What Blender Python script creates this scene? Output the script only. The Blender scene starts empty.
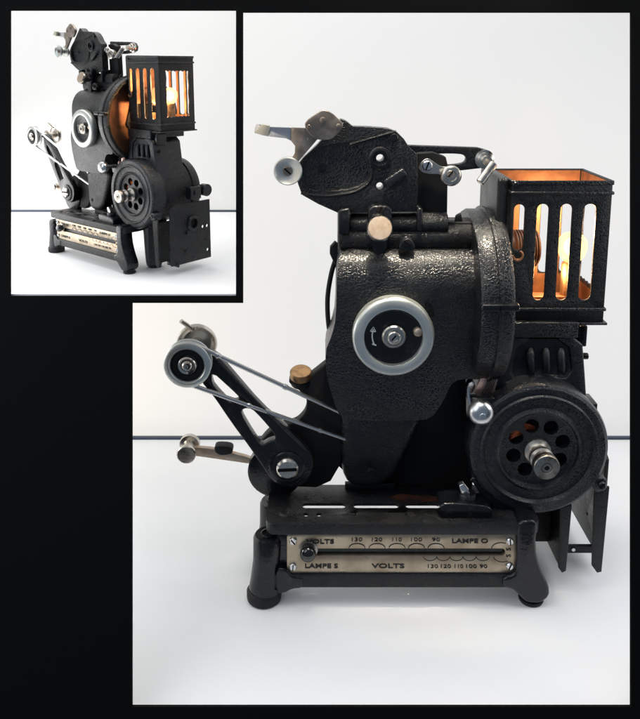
import bpy, bmesh, math, random
from mathutils import Vector, Matrix
random.seed(7)
S = 0.0007                      # metres per working unit (one unit is about one pixel at the machine)
F, CX, CY = 750.0, 320.0, 202.0
A = math.radians(10.35)
CAM = Vector((320, -700, 557))
X0 = 400.0                      # x of the projector's origin
col = bpy.context.scene.collection
PI = math.pi

# ---------------------------------------------------------------- measuring
def ray(px, py):
    a, b = (px-CX)/F, (CY-py)/F
    return Vector((a, math.cos(A)+b*math.sin(A), -math.sin(A)+b*math.cos(A)))
def W(px, py, d):
    r = ray(px, py); t = (d-CAM.y)/r.y
    p = CAM + r*t
    return (p.x, p.z)
def V(px, py, d):
    x, z = W(px, py, d); return Vector((x, d, z))
def K(py, d):
    r = ray(CX, py); return (d-CAM.y)/r.y/F

# ---------------------------------------------------------------- materials
def mat(name, base, rough=.5, metal=0., spec=.5, bump=None, rvar=0., cvar=None, emit=None, coat=0.):
    m = bpy.data.materials.new(name); m.use_nodes = True
    nt = m.node_tree; N = nt.nodes; L = nt.links
    b = N['Principled BSDF']
    b.inputs['Base Color'].default_value = (*base, 1)
    b.inputs['Roughness'].default_value = rough
    b.inputs['Metallic'].default_value = metal
    b.inputs['Specular IOR Level'].default_value = spec
    b.inputs['Coat Weight'].default_value = coat
    tc = N.new('ShaderNodeTexCoord')
    def noise(scale, detail=5):
        n = N.new('ShaderNodeTexNoise'); n.inputs['Scale'].default_value = scale
        n.inputs['Detail'].default_value = detail; L.new(tc.outputs['Object'], n.inputs['Vector']); return n
    if rvar:
        n = noise(55); mr = N.new('ShaderNodeMapRange')
        mr.inputs['From Min'].default_value = .3; mr.inputs['From Max'].default_value = .7
        mr.inputs['To Min'].default_value = max(0, rough-rvar); mr.inputs['To Max'].default_value = rough+rvar
        L.new(n.outputs['Fac'], mr.inputs['Value']); L.new(mr.outputs['Result'], b.inputs['Roughness'])
    if cvar:
        c2, sc, lo, hi = cvar
        n = noise(sc, 8); r = N.new('ShaderNodeValToRGB')
        r.color_ramp.elements[0].position = lo; r.color_ramp.elements[1].position = hi
        r.color_ramp.elements[0].color = (*base, 1); r.color_ramp.elements[1].color = (*c2, 1)
        L.new(n.outputs['Fac'], r.inputs['Fac']); L.new(r.outputs['Color'], b.inputs['Base Color'])
    if bump:
        kind, sc, st, dist = bump
        bp = N.new('ShaderNodeBump'); bp.inputs['Strength'].default_value = st; bp.inputs['Distance'].default_value = dist
        if kind == 'crinkle':
            nw = noise(sc*.7, 3)
            mx = N.new('ShaderNodeVectorMath'); mx.operation = 'MULTIPLY_ADD'
            L.new(nw.outputs['Color'], mx.inputs[0]); mx.inputs[1].default_value = (.004,)*3
            L.new(tc.outputs['Object'], mx.inputs[2])
            v = N.new('ShaderNodeTexVoronoi'); v.feature = 'DISTANCE_TO_EDGE'; v.inputs['Scale'].default_value = sc
            L.new(mx.outputs[0], v.inputs['Vector'])
            mr = N.new('ShaderNodeMapRange'); mr.inputs['From Max'].default_value = .16; mr.interpolation_type = 'SMOOTHSTEP'
            L.new(v.outputs['Distance'], mr.inputs['Value'])
            n2 = noise(sc*3, 4); ad = N.new('ShaderNodeMath'); ad.operation = 'MULTIPLY_ADD'; ad.inputs[1].default_value = .55
            L.new(n2.outputs['Fac'], ad.inputs[0]); L.new(mr.outputs['Result'], ad.inputs[2])
            L.new(ad.outputs[0], bp.inputs['Height'])
        else:
            n = noise(sc, 6); L.new(n.outputs['Fac'], bp.inputs['Height'])
        L.new(bp.outputs['Normal'], b.inputs['Normal'])
    if emit:
        b.inputs['Emission Color'].default_value = (*emit[0], 1); b.inputs['Emission Strength'].default_value = emit[1]
    return m

BLK = (.0055, .0062, .0072)
M = {}
M['crinkle'] = mat('crinkled_black_enamel', BLK, .27, bump=('crinkle', 440, .38, .0007), rvar=.08, cvar=((.014, .014, .014), 90, .45, .85))
M['fine']    = mat('fine_grained_black_enamel', BLK, .28, spec=.36, bump=('crinkle', 640, .40, .0006), rvar=.06, cvar=((.010, .010, .011), 120, .5, .85))
M['black']   = mat('smooth_black_enamel', (.005, .0058, .0075), .24, spec=.42, bump=('noise', 420, .35, .0006), rvar=.1, cvar=((.026, .026, .028), 160, .55, .85))
M['motor']   = mat('worn_black_motor_enamel', (.0055, .0072, .010), .27, bump=('crinkle', 620, .32, .0005), rvar=.12, cvar=((.030, .031, .034), 200, .55, .8))
M['dark']    = mat('matt_black_metal', (.006, .006, .0065), .6, bump=('noise', 500, .3, .0004), spec=.3)
M['shaft'] = mat('dulled_turned_steel', (.42, .40, .37), .36, 1, rvar=.1, bump=('noise', 900, .3, .0004), cvar=((.22, .17, .12), 240, .45, .75))
M['rubber']  = mat('black_rubber', (.012, .012, .013), .65, spec=.3, bump=('noise', 600, .3, .0004))
M['nickel']  = mat('worn_nickel', (.60, .56, .50), .25, 1, bump=('noise', 700, .12, .0003), rvar=.12, cvar=((.36, .30, .24), 130, .5, .8))
M['steel']   = mat('bright_steel', (.66, .66, .66), .28, 1, rvar=.1, bump=('noise', 500, .1, .0003))
M['alu']     = mat('brushed_aluminium', (.60, .605, .56), .42, .85, rvar=.1, bump=('noise', 800, .25, .0003), cvar=((.55, .59, .57), 260, .4, .7))
M['bronze']  = mat('tarnished_nickel_bronze', (.26, .215, .18), .38, .85, rvar=.1, bump=('noise', 420, .25, .0004), cvar=((.46, .40, .34), 110, .45, .75))
M['brass']   = mat('old_brass', (.30, .185, .095), .45, .95, rvar=.12, bump=('noise', 600, .3, .0004), cvar=((.12, .075, .045), 200, .45, .75))
M['copper']  = mat('heat_stained_copper_and_drum_glow', (.34, .16, .075), .45, .6, bump=('noise', 300, .3, .0006), cvar=((.13, .055, .03), 70, .35, .8))
M['gold']    = mat('pale_knob_face', (.50, .41, .33), .45, .6, cvar=((.42, .30, .2), 220, .4, .7))
M['plate']   = mat('nickel_silver_plate', (.45, .375, .28), .34, .8, rvar=.12, bump=('noise', 600, .15, .0003), cvar=((.23, .17, .11), 60, .42, .8))
M['ink']     = mat('black_ink', (.012, .011, .011), .6)
M['whitepaint'] = mat('white_paint', (.75, .75, .73), .5)
M['slot']    = mat('slot_shadow_black', (.003, .003, .003), .8, spec=.1)
M['rust']    = mat('reddish_brown_oil_stain', (.055, .018, .010), .4, bump=('noise', 400, .3, .0004), cvar=((.012, .009, .009), 70, .45, .6))
M['bulb']    = mat('glowing_bulb_glass', (.25, .10, .02), .3, emit=((1, .45, .10), 7))
_g = bpy.data.materials.new('amber_lit_bulb_glass'); _g.use_nodes = True; _n = _g.node_tree; _n.nodes.remove(_n.nodes['Principled BSDF'])
_t = _n.nodes.new('ShaderNodeBsdfTransparent'); _t.inputs[0].default_value = (1, .93, .80, 1)
_e = _n.nodes.new('ShaderNodeEmission'); _e.inputs[0].default_value = (1, .64, .26, 1); _e.inputs[1].default_value = 3.4
_m = _n.nodes.new('ShaderNodeMixShader'); _m.inputs[0].default_value = .34
_n.links.new(_t.outputs[0], _m.inputs[1]); _n.links.new(_e.outputs[0], _m.inputs[2]); _n.links.new(_m.outputs[0], _n.nodes['Material Output'].inputs[0]); M['glass'] = _g
M['filament'] = mat('white_hot_filament', (1, .9, .7), .3, emit=((1, .74, .38), 26))
M['ceramic'] = mat('dark_brown_ceramic', (.10, .05, .03), .4)
M['panel']   = mat('matt_black_card', (.0055, .0055, .0055), .9, spec=.05)
M['table']   = mat('white_table_laminate', (.83, .84, .85), .6, spec=.25, cvar=((.80, .80, .80), 5, .35, .7))
M['wall']    = mat('white_wall_paint', (.84, .835, .825), .9, spec=.1, cvar=((.80, .79, .775), 3.5, .3, .75))
def translucent(name, c):
    m = bpy.data.materials.new(name); m.use_nodes = True; nt = m.node_tree; N = nt.nodes; L = nt.links
    N.remove(N['Principled BSDF']); out = N['Material Output']
    t = N.new('ShaderNodeBsdfTranslucent'); t.inputs[0].default_value = (*c, 1)
    d = N.new('ShaderNodeBsdfDiffuse'); d.inputs[0].default_value = (*c, 1)
    mx = N.new('ShaderNodeMixShader'); mx.inputs[0].default_value = .22
    L.new(t.outputs[0], mx.inputs[1]); L.new(d.outputs[0], mx.inputs[2]); L.new(mx.outputs[0], out.inputs['Surface']); return m
M['sheet'] = translucent('white_diffusing_sheet', (.90, .90, .895))
M['edge']    = mat('dark_blue_edge_strip', (.045, .06, .09), .5)

# ---------------------------------------------------------------- mesh helpers
def NB(): return bmesh.new()
def box(bm, x0, x1, y0, y1, z0, z1):
    vs = [bm.verts.new(p) for p in ((x0,y0,z0),(x1,y0,z0),(x1,y1,z0),(x0,y1,z0),(x0,y0,z1),(x1,y0,z1),(x1,y1,z1),(x0,y1,z1))]
    for f in ((0,3,2,1),(4,5,6,7),(0,1,5,4),(1,2,6,5),(2,3,7,6),(3,0,4,7)): bm.faces.new([vs[i] for i in f])
def pbox(bm, x0, y0, x1, y1, d0, d1):
    a = W(x0, y0, d0); b = W(x1, y1, d0); box(bm, a[0], b[0], d0, d1, b[1], a[1])
def wprism(bm, pts, d0, d1):     # pts = (X, Z) world units
    ar = sum(pts[i][0]*pts[(i+1)%len(pts)][1]-pts[(i+1)%len(pts)][0]*pts[i][1] for i in range(len(pts)))
    if ar < 0: pts = pts[::-1]
    f = [bm.verts.new((x, d0, z)) for x, z in pts]; b = [bm.verts.new((x, d1, z)) for x, z in pts]
    bm.faces.new(f); bm.faces.new(b[::-1]); n = len(pts)
    for i in range(n): bm.faces.new((f[i], b[i], b[(i+1)%n], f[(i+1)%n]))
def prism(bm, pts, d0, d1): wprism(bm, [W(x, y, d0) for x, y in pts], d0, d1)
def smoothpoly(pts, it=2):       # Chaikin corner cutting
    for _ in range(it):
        o = []
        for i in range(len(pts)):
            a, b = pts[i], pts[(i+1)%len(pts)]
            o += [(a[0]*.78+b[0]*.22, a[1]*.78+b[1]*.22), (a[0]*.22+b[0]*.78, a[1]*.22+b[1]*.78)]
        pts = o
    return pts
def frame_of(ax):
    ax = Vector(ax).normalized()
    u = ax.cross(Vector((0,0,1)));
    if u.length < .01: u = Vector((1,0,0))
    u.normalize(); return ax, u, ax.cross(u)
def lathe(bm, c, ax, prof, seg=48, caps=True):
    ax, u, v = frame_of(ax); c = Vector(c); rings = []
    for r, h in prof:
        if r < 1e-6: rings.append([bm.verts.new(c+ax*h)]); continue
        rings.append([bm.verts.new(c+ax*h+(u*math.cos(2*PI*i/seg)+v*math.sin(2*PI*i/seg))*r) for i in range(seg)])
    for a, b in zip(rings, rings[1:]):
        for i in range(seg):
            j = (i+1) % seg
            if len(a) == 1 and len(b) == 1: continue
            if len(a) == 1: bm.faces.new((a[0], b[j], b[i]))
            elif len(b) == 1: bm.faces.new((a[i], a[j], b[0]))
            else: bm.faces.new((a[i], a[j], b[j], b[i]))
    for rg in ((rings[0], rings[-1]) if caps else ()):
        if len(rg) > 1: bm.faces.new(rg)
def cyl(bm, p, q, r, r2=None, seg=24, ch=0.):
    p, q = Vector(p), Vector(q); h = (q-p).length; r2 = r if r2 is None else r2
    if ch: lathe(bm, p, q-p, [(r-ch,0),(r,ch),(r2,h-ch),(r2-ch,h)], seg)
    else: lathe(bm, p, q-p, [(r,0),(r2,h)], seg)
def ycyl(bm, px, py, d0, d1, r, r2=None, seg=32, ch=0.):   # axis along depth, centre measured at d0
    x, z = W(px, py, d0); k = K(py, d0)
    cyl(bm, (x,d0,z), (x,d1,z), r*k, None if r2 is None else r2*k, seg, ch)
def tube(bm, pts, r, seg=10, close=False):
    pts = [Vector(p) for p in pts]; n = len(pts); rr = r if isinstance(r, (list, tuple)) else [r]*n
    rings = []; u = None
    for i, p in enumerate(pts):
        if close: t = (pts[(i+1)%n]-pts[i-1]).normalized()
        else: t = (pts[min(i+1,n-1)]-pts[max(i-1,0)]).normalized()
        if u is None:
            u = t.cross(Vector((.3,.1,1))).normalized()
        u = (u - t*u.dot(t)).normalized(); v = t.cross(u)
        rings.append([bm.verts.new(p+(u*math.cos(2*PI*k/seg)+v*math.sin(2*PI*k/seg))*rr[i]) for k in range(seg)])
    m = n if close else n-1
    for i in range(m):
        a, b = rings[i], rings[(i+1)%n]
        for k in range(seg): bm.faces.new((a[k], a[(k+1)%seg], b[(k+1)%seg], b[k]))
    if not close: bm.faces.new(rings[0][::-1]); bm.faces.new(rings[-1])
def spline(pts, n=8):
    P = [Vector(p) for p in pts]; P = [P[0]*2-P[1]]+P+[P[-1]*2-P[-2]]; o = []
    for i in range(1, len(P)-2):
        for k in range(n):
            t = k/n; a, b, c, d = P[i-1:i+3]
            o.append(.5*((2*b)+(c-a)*t+(2*a-5*b+4*c-d)*t*t+(3*b-a-3*c+d)*t**3))
    return o+[P[-2]]
def sphere(bm, c, r, sx=1, sy=1, sz=1):
    m = Matrix.Translation(c) @ Matrix.Diagonal((r*sx, r*sy, r*sz, 1))
    bmesh.ops.create_uvsphere(bm, u_segments=32, v_segments=20, radius=1, matrix=m)
def rrect(x0, y0, x1, y1, r, n=5):
    o = []
    for cx, cy, a0 in ((x1-r,y0+r,-90),(x1-r,y1-r,0),(x0+r,y1-r,90),(x0+r,y0+r,180)):
        for i in range(n+1):
            a = math.radians(a0+90*i/n); o.append((cx+r*math.cos(a), cy+r*math.sin(a)))
    return o
def bake(o):
    dg = bpy.context.evaluated_depsgraph_get(); dg.update()
    me = bpy.data.meshes.new_from_object(o.evaluated_get(dg)); old = o.data
    o.modifiers.clear(); o.data = me; bpy.data.meshes.remove(old)
def obj(name, bm, m, parent=None, bevel=0, seg=3, cut=None, ang=38, origin=(X0,0,0), mats=None, jit=0):
    bmesh.ops.recalc_face_normals(bm, faces=bm.faces)
    T = Matrix.Diagonal((S,S,S,1)) @ Matrix.Translation(-Vector(origin))
    bmesh.ops.transform(bm, matrix=T, verts=bm.verts)
    me = bpy.data.meshes.new(name); bm.to_mesh(me); bm.free()
    o = bpy.data.objects.new(name, me); col.objects.link(o)
    me.materials.append(m if not isinstance(m, str) else M[m])
    if cut is not None:
        bmesh.ops.recalc_face_normals(cut, faces=cut.faces)
        bmesh.ops.transform(cut, matrix=T, verts=cut.verts)
        cm = bpy.data.meshes.new('cut'); cut.to_mesh(cm); cut.free()
        co = bpy.data.objects.new('cut', cm); col.objects.link(co)
        md = o.modifiers.new('b', 'BOOLEAN'); md.object = co; md.operation = 'DIFFERENCE'; md.solver = 'EXACT'; md.use_self = True
        bake(o); bpy.data.objects.remove(co); bpy.data.meshes.remove(cm)
    if bevel:
        md = o.modifiers.new('v', 'BEVEL'); md.width = bevel*S; md.segments = seg; md.limit_method = 'ANGLE'
        md.angle_limit = math.radians(40); md.use_clamp_overlap = True
        bake(o)
    for p in o.data.polygons: p.use_smooth = True
    o.data.set_sharp_from_angle(angle=math.radians(ang))
    o.data.name = name
    if parent: o.parent = parent
    return o
def screw(bm, slot, px, py, d, r, ang=0.5, h=3):      # slotted head + its dark slot in a second bmesh
    x, z = W(px, py, d); k = K(py, d); r *= k
    lathe(bm, (x,d,z), (0,-1,0), [(r,0),(r,h*.6),(r*.8,h),(0,h)], 24)
    c, s = math.cos(ang), math.sin(ang); w = r*.14; l = r*.86
    vs = []
    for y in (d-h-.5, d-h+.4):
        for a, b in ((-l,-w),(l,-w),(l,w),(-l,w)): vs.append(slot.verts.new((x+a*c-b*s, y, z+a*s+b*c)))
    for f in ((0,3,2,1),(4,5,6,7),(0,1,5,4),(1,2,6,5),(2,3,7,6),(3,0,4,7)): slot.faces.new([vs[i] for i in f])
def screw_part(parent, px, py, d, r, ang=.5, h=3, m='nickel', name='screw'):
    a, b = NB(), NB(); screw(a, b, px, py, d, r, ang, h)
    o = obj(name, a, m, parent); 
    for f in b.verts: pass
    j = obj('screw_slot', b, 'slot', None)
    # merge the slot into the screw mesh
    bm = NB(); bm.from_mesh(o.data); n = len(bm.faces); bm.from_mesh(j.data); bm.faces.ensure_lookup_table()
    for f in bm.faces[n:]: f.material_index = 1
    bm.to_mesh(o.data); bm.free(); o.data.materials.append(M['slot']); 
    me = j.data; bpy.data.objects.remove(j); bpy.data.meshes.remove(me)
    return o

def thing(name, label, cat, group=None, loc=(0,0,0)):
    o = bpy.data.objects.new(name, None); col.objects.link(o); o.location = loc
    o.empty_display_size = .02
    o['label'] = label; o['category'] = cat
    if group: o['group'] = group
    return o

# ================================================================ THE PROJECTOR
R = thing('film_projector', 'large black enamelled film projector facing front on the white table, lamp lit', 'projector', 'vintage film projectors', loc=(X0*S, 0, 0))

# ---- base ------------------------------------------------------
bm = NB()
xl, zt = W(266, 520, 0); xr, _ = W(539, 520, 0)
vsx = rrect(xl, -7, xr, 66, 10)
top = [bm.verts.new((x, y, zt)) for x, y in vsx]; bot = [bm.verts.new((x, y, zt-12)) for x, y in vsx]
bm.faces.new(top); bm.faces.new(bot[::-1])
for i in range(len(top)): j = (i+1)%len(top); bm.faces.new((top[i], bot[i], bot[j], top[j]))
cut = NB()
def deckslot(x0, x1, py, w):
    d = (CAM.z-zt)/(-ray(CX, py).z)*ray(CX, py).y + CAM.y
    a = V(x0, py, d); b = V(x1, py, d)
    pts = rrect(a.x, d-w/2, b.x, d+w/2, w/2-.01, 4)
    t = [cut.verts.new((x, y, zt+5)) for x, y in pts]; u = [cut.verts.new((x, y, zt-30)) for x, y in pts]
    cut.faces.new(t); cut.faces.new(u[::-1])
    for i in range(len(t)): j = (i+1)%len(t); cut.faces.new((t[i], u[i], u[j], t[j]))
cbx = rrect(xl+7, 0, xr-7, 59, 6); t_ = [cut.verts.new((x, y, zt-3.2)) for x, y in cbx]; u_ = [cut.verts.new((x, y, zt-40)) for x, y in cbx]
cut.faces.new(t_); cut.faces.new(u_[::-1])
for i in range(len(t_)): j = (i+1)%len(t_); cut.faces.new((t_[i], u_[i], u_[j], t_[j]))
cav = cut; cut = NB()
for x0, x1 in ((302,346),(353,399),(405,440)): deckslot(x0, x1, 505.5, 9)
for x0, x1 in ((303,309),(316,322),(354,357),(405,408)): deckslot(x0, x1, 514.5, 6)
base0 = obj('base', bm, 'fine', None, cut=cav)
bm = NB(); bm.from_mesh(base0.data); bpy.data.objects.remove(base0)
bmesh.ops.transform(bm, matrix=Matrix.Translation(Vector((X0,0,0))) @ Matrix.Diagonal((1/S,1/S,1/S,1)), verts=bm.verts)
base = obj('base', bm, 'fine', R, cut=cut, bevel=1.1, seg=2)
bm = NB(); pbox(bm, 277, 529, 521, 576, 1, 10); ap = obj('apron', bm, 'black', R, bevel=1.5)
bm = NB(); pbox(bm, 273, 575, 524, 588, -5, 12); pbox(bm, 282, 572.5, 516, 575, -3, 2)
obj('bottom_rail', bm, 'fine', R, bevel=3.6, seg=4)
# deck bosses and the oily stain
bm = NB()
for px, py, r in ((284.5,513.5,5.5),(425,519.5,4)):
    bm = NB()
    d = (CAM.z-zt)/(-ray(CX, py).z)*ray(CX, py).y + CAM.y; p = V(px, py, d); cyl(bm, (p.x,d,zt-.5), (p.x,d,zt+1.4), r, r-1, 24, .5)
    obj('deck_boss', bm, 'fine', R)
bm = NB(); pts = []
for i in range(40):
    a = 2*PI*i/40; rr = 1+.16*math.sin(3*a+1)+.08*math.sin(7*a); pts.append((422+27*rr*math.cos(a), 38+8.5*rr*math.sin(a)))
vs = [bm.verts.new((x, y, zt+.35)) for x, y in pts]; bm.faces.new(vs)
obj('oil_stain', bm, 'rust', R)
# legs
def leg(px, d, right):
    bm = NB()
    if right:
        x, _ = W(px, 560, 0)
        if d < 30:
            prism(bm, smoothpoly([(517,531),(519,522),(537,521),(538,530),(536,541),(537,558),(543,575),(549.5,587),(550,597),(541,604.5),(527,604),(520,597),(513,590.5),(503,588.5),(503,578),(513,576),(517,570)],1), -8.5, 20)
            o = obj('leg', bm, 'black', R, bevel=6, seg=5, ang=60)
            b2 = NB(); lathe(b2, (x+8,6,0), (0,0,1), [(12,0),(13,1.5),(13,4)], 28); obj('rubber_foot', b2, 'rubber', o); return
        prof = [(x-7,zt-6,14.5),(x-6,zt-22,13.5),(x-5,zt-50,13.2),(x-2.5,zt-68,14.2),(x+3,zt-82,16.5),(x+6.5,zt-90,17),(x+7,3,14.5)]
        tube(bm, [(a,d,b) for a,b,_ in prof][:1]+[(a,d,b) for a,b,_ in prof][1:], [q[2] for q in prof], 24)
    else:
        x, _ = W(px, 560, 0)
        tube(bm, [(x-2,d,13),(x-1,d,25),(x+1,d,45),(x+2,d,zt-25),(x+2,d,zt-21)], [17,16,15.2,15.5,13.5], 28)
        lathe(bm, (x+2,d,zt-22), (0,0,1), [(8,0),(8,2),(6.5,2.4),(5.5,-.5),(0,-.5)], 24)
    o = obj('leg', bm, 'black', R, ang=60)
    if not right and d < 30:
        g_ = NB(); prism(g_, smoothpoly([(276,568),(287,570),(292,577),(303,577.5),(303,588.5),(292,589.5),(284,594),(276,594)],1), -6, 14); obj('gusset', g_, 'black', R, bevel=3, seg=4, ang=60)
    b2 = NB(); xx = x-3 if not right else x+7
    r = 18.5 if not right else 14
    lathe(b2, (xx,d,0), (0,0,1), [(r-2.5,0),(r-.5,1.5),(r,5),(r,10),(r-2,13)] if not right else [(r-1,0),(r,1.5),(r,4)], 28)
    obj('rubber_foot', b2, 'rubber', o)
leg(266, 8, False); leg(527, 10, True); leg(268, 70, False); leg(529, 70, True)

# ---- scale plate ----------------------------------------------
bm = NB(); prism(bm, rrect(287, 534.5, 516.5, 573.5, 2, 3), -2.5, 1.2)
cut = NB(); wprism(cut, [W(a, b, -2.5) for a, b in rrect(300, 548.6, 505, 555.6, 3.4, 5)], -8, 6); 
plate = obj('scale_plate', bm, 'plate', R, cut=cut, bevel=.4, seg=2)
bm = NB(); ring = NB()
pts = rrect(300, 548, 505, 556, 3.9, 5); pbox(bm, 298, 543, 508, 560, 1.05, 1.3)
obj('slide_channel', bm, 'slot', plate)
def text(s, px, py, size, parent, rot=0, width=None, bold=.0):
    cu = bpy.data.curves.new('t', 'FONT'); cu.body = s; cu.size = size*S*K(py,-3); cu.extrude = .35*S
    cu.align_x = 'CENTER'; cu.align_y = 'CENTER'; cu.offset = bold*S; cu.resolution_u = 3
    o = bpy.data.objects.new('t', cu); col.objects.link(o)
    dg = bpy.context.evaluated_depsgraph_get(); dg.update()
    me = bpy.data.meshes.new_from_object(o.evaluated_get(dg)); bpy.data.objects.remove(o)
    xs = [v.co.x for v in me.vertices]; ys = [v.co.y for v in me.vertices]
    cx, cy = (min(xs)+max(xs))/2, (min(ys)+max(ys))/2; sx = 1
    if width: sx = width*K(py,-3)*S/(max(xs)-min(xs))
    x, z = W(px, py, -2.8)
    T = Matrix.Translation(((x-X0)*S, -2.8*S, z*S)) @ Matrix.Rotation(rot, 4, 'Y') @ Matrix.Rotation(PI/2, 4, 'X') @ Matrix.Diagonal((sx,1,1,1)) @ Matrix.Translation((-cx,-cy,0))
    me.transform(T); return me
def lettering(name, items, parent):
    bm = NB()
    for it in items:
        me = text(*it[:4], parent, **(it[4] if len(it) > 4 else {})); bm.from_mesh(me); bpy.data.meshes.remove(me)
    me = bpy.data.meshes.new(name); bm.to_mesh(me); bm.free(); me.materials.append(M['ink'])
    o = bpy.data.objects.new(name, me); col.objects.link(o); o.parent = parent; return o
B = .16
lettering('lettering', [
    ('VOLTS', 320, 541.7, 6.6, dict(width=28, bold=B)), ('LAMPE O', 470, 541, 6.6, dict(width=36, bold=B)),
    ('130', 357, 539.6, 5.6, dict(width=10.5)), ('120', 377, 539.6, 5.6, dict(width=10.5)), ('110', 397, 539.6, 5.6, dict(width=9.5)),
    ('100', 416.5, 539.6, 5.6, dict(width=11)), ('90', 436, 539.6, 5.6, dict(width=8)),
    ('LAMPE S', 321.5, 566, 6.8, dict(width=33, bold=B)), ('VOLTS', 388, 566, 6.8, dict(width=33, bold=B)),
    ('130', 433, 566.3, 5.8, dict(width=10)), ('120', 446, 566.3, 5.8, dict(width=10)), ('110', 459, 566.3, 5.8, dict(width=8.5)),
    ('100', 471.5, 566.3, 5.8, dict(width=10.5)), ('90', 483.5, 566.3, 5.8, dict(width=7.5)),
    ('S', 508.3, 549.3, 7, dict(rot=-PI/2)), ('S', 508.3, 555.8, 7, dict(rot=-PI/2))], plate)
bm = NB()
def arc(cx, cy, r, a0, a1, ry=None, n=10):
    ry = ry or r; return [V(cx+r*math.cos(math.radians(a0+(a1-a0)*i/n)), cy-ry*math.sin(math.radians(a0+(a1-a0)*i/n)), -2.7) for i in range(n+1)]
for x in (357,377,397,416.5,436): tube(bm, arc(x, 548.2, 8, 0, 180, 4.6), .42, 6)
for i in range(5): tube(bm, arc(430+13.2*i, 556.5, 6.6, 180, 360, 4.2), .38, 5)
tube(bm, arc(501, 548.8, 9.5, 60, 180, 6), .38, 5); tube(bm, arc(503, 556.5, 9.5, 180, 300, 5.5), .38, 5)
obj('scale_arcs', bm, 'ink', plate)
for px, py, a in ((293,541,-.9),(293,566.5,1.5),(509.8,541,1.7),(509.5,565.8,1.2)): screw_part(plate, px, py, -2.6, 3.7, a, 2.2, 'steel')
bm = NB(); p = V(308, 550.6, -4); lathe(bm, (p.x,2,p.z), (0,-1,0), [(3.5,0),(3.5,6),(7,7),(8.2,9),(8.3,12),(6.9,15),(4.2,16.6),(0,17.2)], 32)
obj('slide_knob', bm, mat('polished_black_knob', (.006,.006,.007), .08, coat=.5), R, ang=60)
bm = NB(); lathe(bm, (p.x,1,p.z), (0,-1,0), [(9.4,3),(10,4),(8,4.4)], 32); obj('slide_ring', bm, 'shaft', R)

# ---- rear mechanism plate, and side casting behind the arm -------------
bm = NB()
prism(bm, smoothpoly([(338,238),(465,238),(466,420),(470,470),(474,492),(335,492),(335,360)],1), 66, 78)
obj('mechanism_plate', bm, 'dark', R, bevel=1)
bm = NB()
prism(bm, smoothpoly([(345,345),(334,357),(315,372),(310,376),(291,377),(288,383),(297,389),(307,398),(306,412),(296,423),(282,425),(268,432),(254,450),(251,470),(262,486),(345,489)],2), 52, 66)
obj('rear_casting', bm, 'dark', R, bevel=2)
bm = NB()
box(bm, *(lambda a,b:(a[0],b[0]))(W(345,480,60),W(395,480,60)), 58, 64, zt-1, zt+6)
obj('foot_bracket', bm, 'fine', R, bevel=1)

# ---- main housing ----------------------------------------------
bm = NB()
prism(bm, smoothpoly([(337,268),(343,252),(360,250),(472,250),(479.5,258),(479,300),(478.5,368),(477,379),(459,379.5),(451,384),(443,402),(431,419),(410,421),(352,421),(340,417),(334,402),(327,378),(325,352),(332,335),(336,318)],1), 22, 70)
cut = NB(); zT = W(400,250,46)[1]; RT = 44
poly = [(10,zT+12),(10,zT-RT)]+[(50-28*math.cos(math.radians(a)), zT-RT+RT*math.sin(math.radians(a))) for a in range(0,91,6)]+[(80,zT),(80,zT+12)]
f = [cut.verts.new((W(320,300,20)[0], y, z)) for y, z in poly]; g = [cut.verts.new((W(490,300,20)[0], y, z)) for y, z in poly]
cut.faces.new(f); cut.faces.new(g[::-1])
for i in range(len(f)): j = (i+1)%len(f); cut.faces.new((f[i], g[i], g[j], f[j]))
hs = obj('gear_housing', bm, 'crinkle', R, cut=cut, bevel=9, seg=5, ang=50)
bm = NB()
prism(bm, smoothpoly([(341,408),(428,408),(419,430),(406,458),(396,478),(382,488),(362,490),(348,486),(342,474),(341,440)],1), 44, 68)
obj('lower_housing', bm, 'crinkle', R, bevel=10, seg=5, ang=60)
bm = NB(); lathe(bm, V(371,471,36.2), (0,-1,0), [(4,0),(3.6,1.4),(1.8,1.8),(1.4,.6),(0,.6)], 20); obj('rivet', bm, 'dark', R); bm = NB()
lathe(bm, V(353,298,26.2), (0,-1,0), [(3.6,0),(3.4,.9),(2,.7),(0,.3)], 20)
obj('rivet', bm, 'dark', R)
bm = NB(); a = W(424,305,26); prism(bm, [(420,296),(433,303),(437,317),(428,318)], 22, 30); obj('shadow_wedge', bm, 'crinkle', R, bevel=1.5)  # wedge shaped to stand in for the dark shadow behind the wheel

# ---- hand wheel ------------------------------------------------
hw = W(393.5, 337.5, 8); k = K(337, 8); c = (hw[0], 14, hw[1])
bm = NB(); lathe(bm, c, (0,-1,0), [(33*k,-8),(39*k,-7.5),(41*k,-5),(41.3*k,3),(40.3*k,6.2),(38*k,7.6),(31*k,7.8),(29.6*k,7.2),(29.2*k,3),(29.2*k,-2)], 96)
wheel = obj('hand_wheel', bm, 'alu', R, ang=50)
bm = NB(); lathe(bm, c, (0,-1,0), [(31*k,-7),(31*k,0),(29*k,2.4),(26.5*k,1.4),(25*k,.8),(0,.8)], 96); obj('wheel_disc', bm, 'black', wheel)
bm = NB(); lathe(bm, (c[0]+.5,c[1],c[2]), (0,-1,0), [(12*k,0),(12*k,4.5),(10.6*k,6),(9*k,6),(8.4*k,4.8),(7*k,4.8),(6.5*k,7.5),(5.5*k,8.3),(4.2*k,8.3),(3.7*k,7),(0,7)], 48); hb = obj('wheel_hub', bm, 'nickel', wheel)
bm = NB(); h = Vector((c[0]+.5, c[1]-7.4, c[2]))
for a in (0.9,): 
    dx, dz = math.cos(a), math.sin(a); tube(bm, [h+Vector((-3*dx,0,-3*dz)), h+Vector((3*dx,0,3*dz))], .8, 6)
obj('hub_slot', bm, 'slot', wheel)
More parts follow.
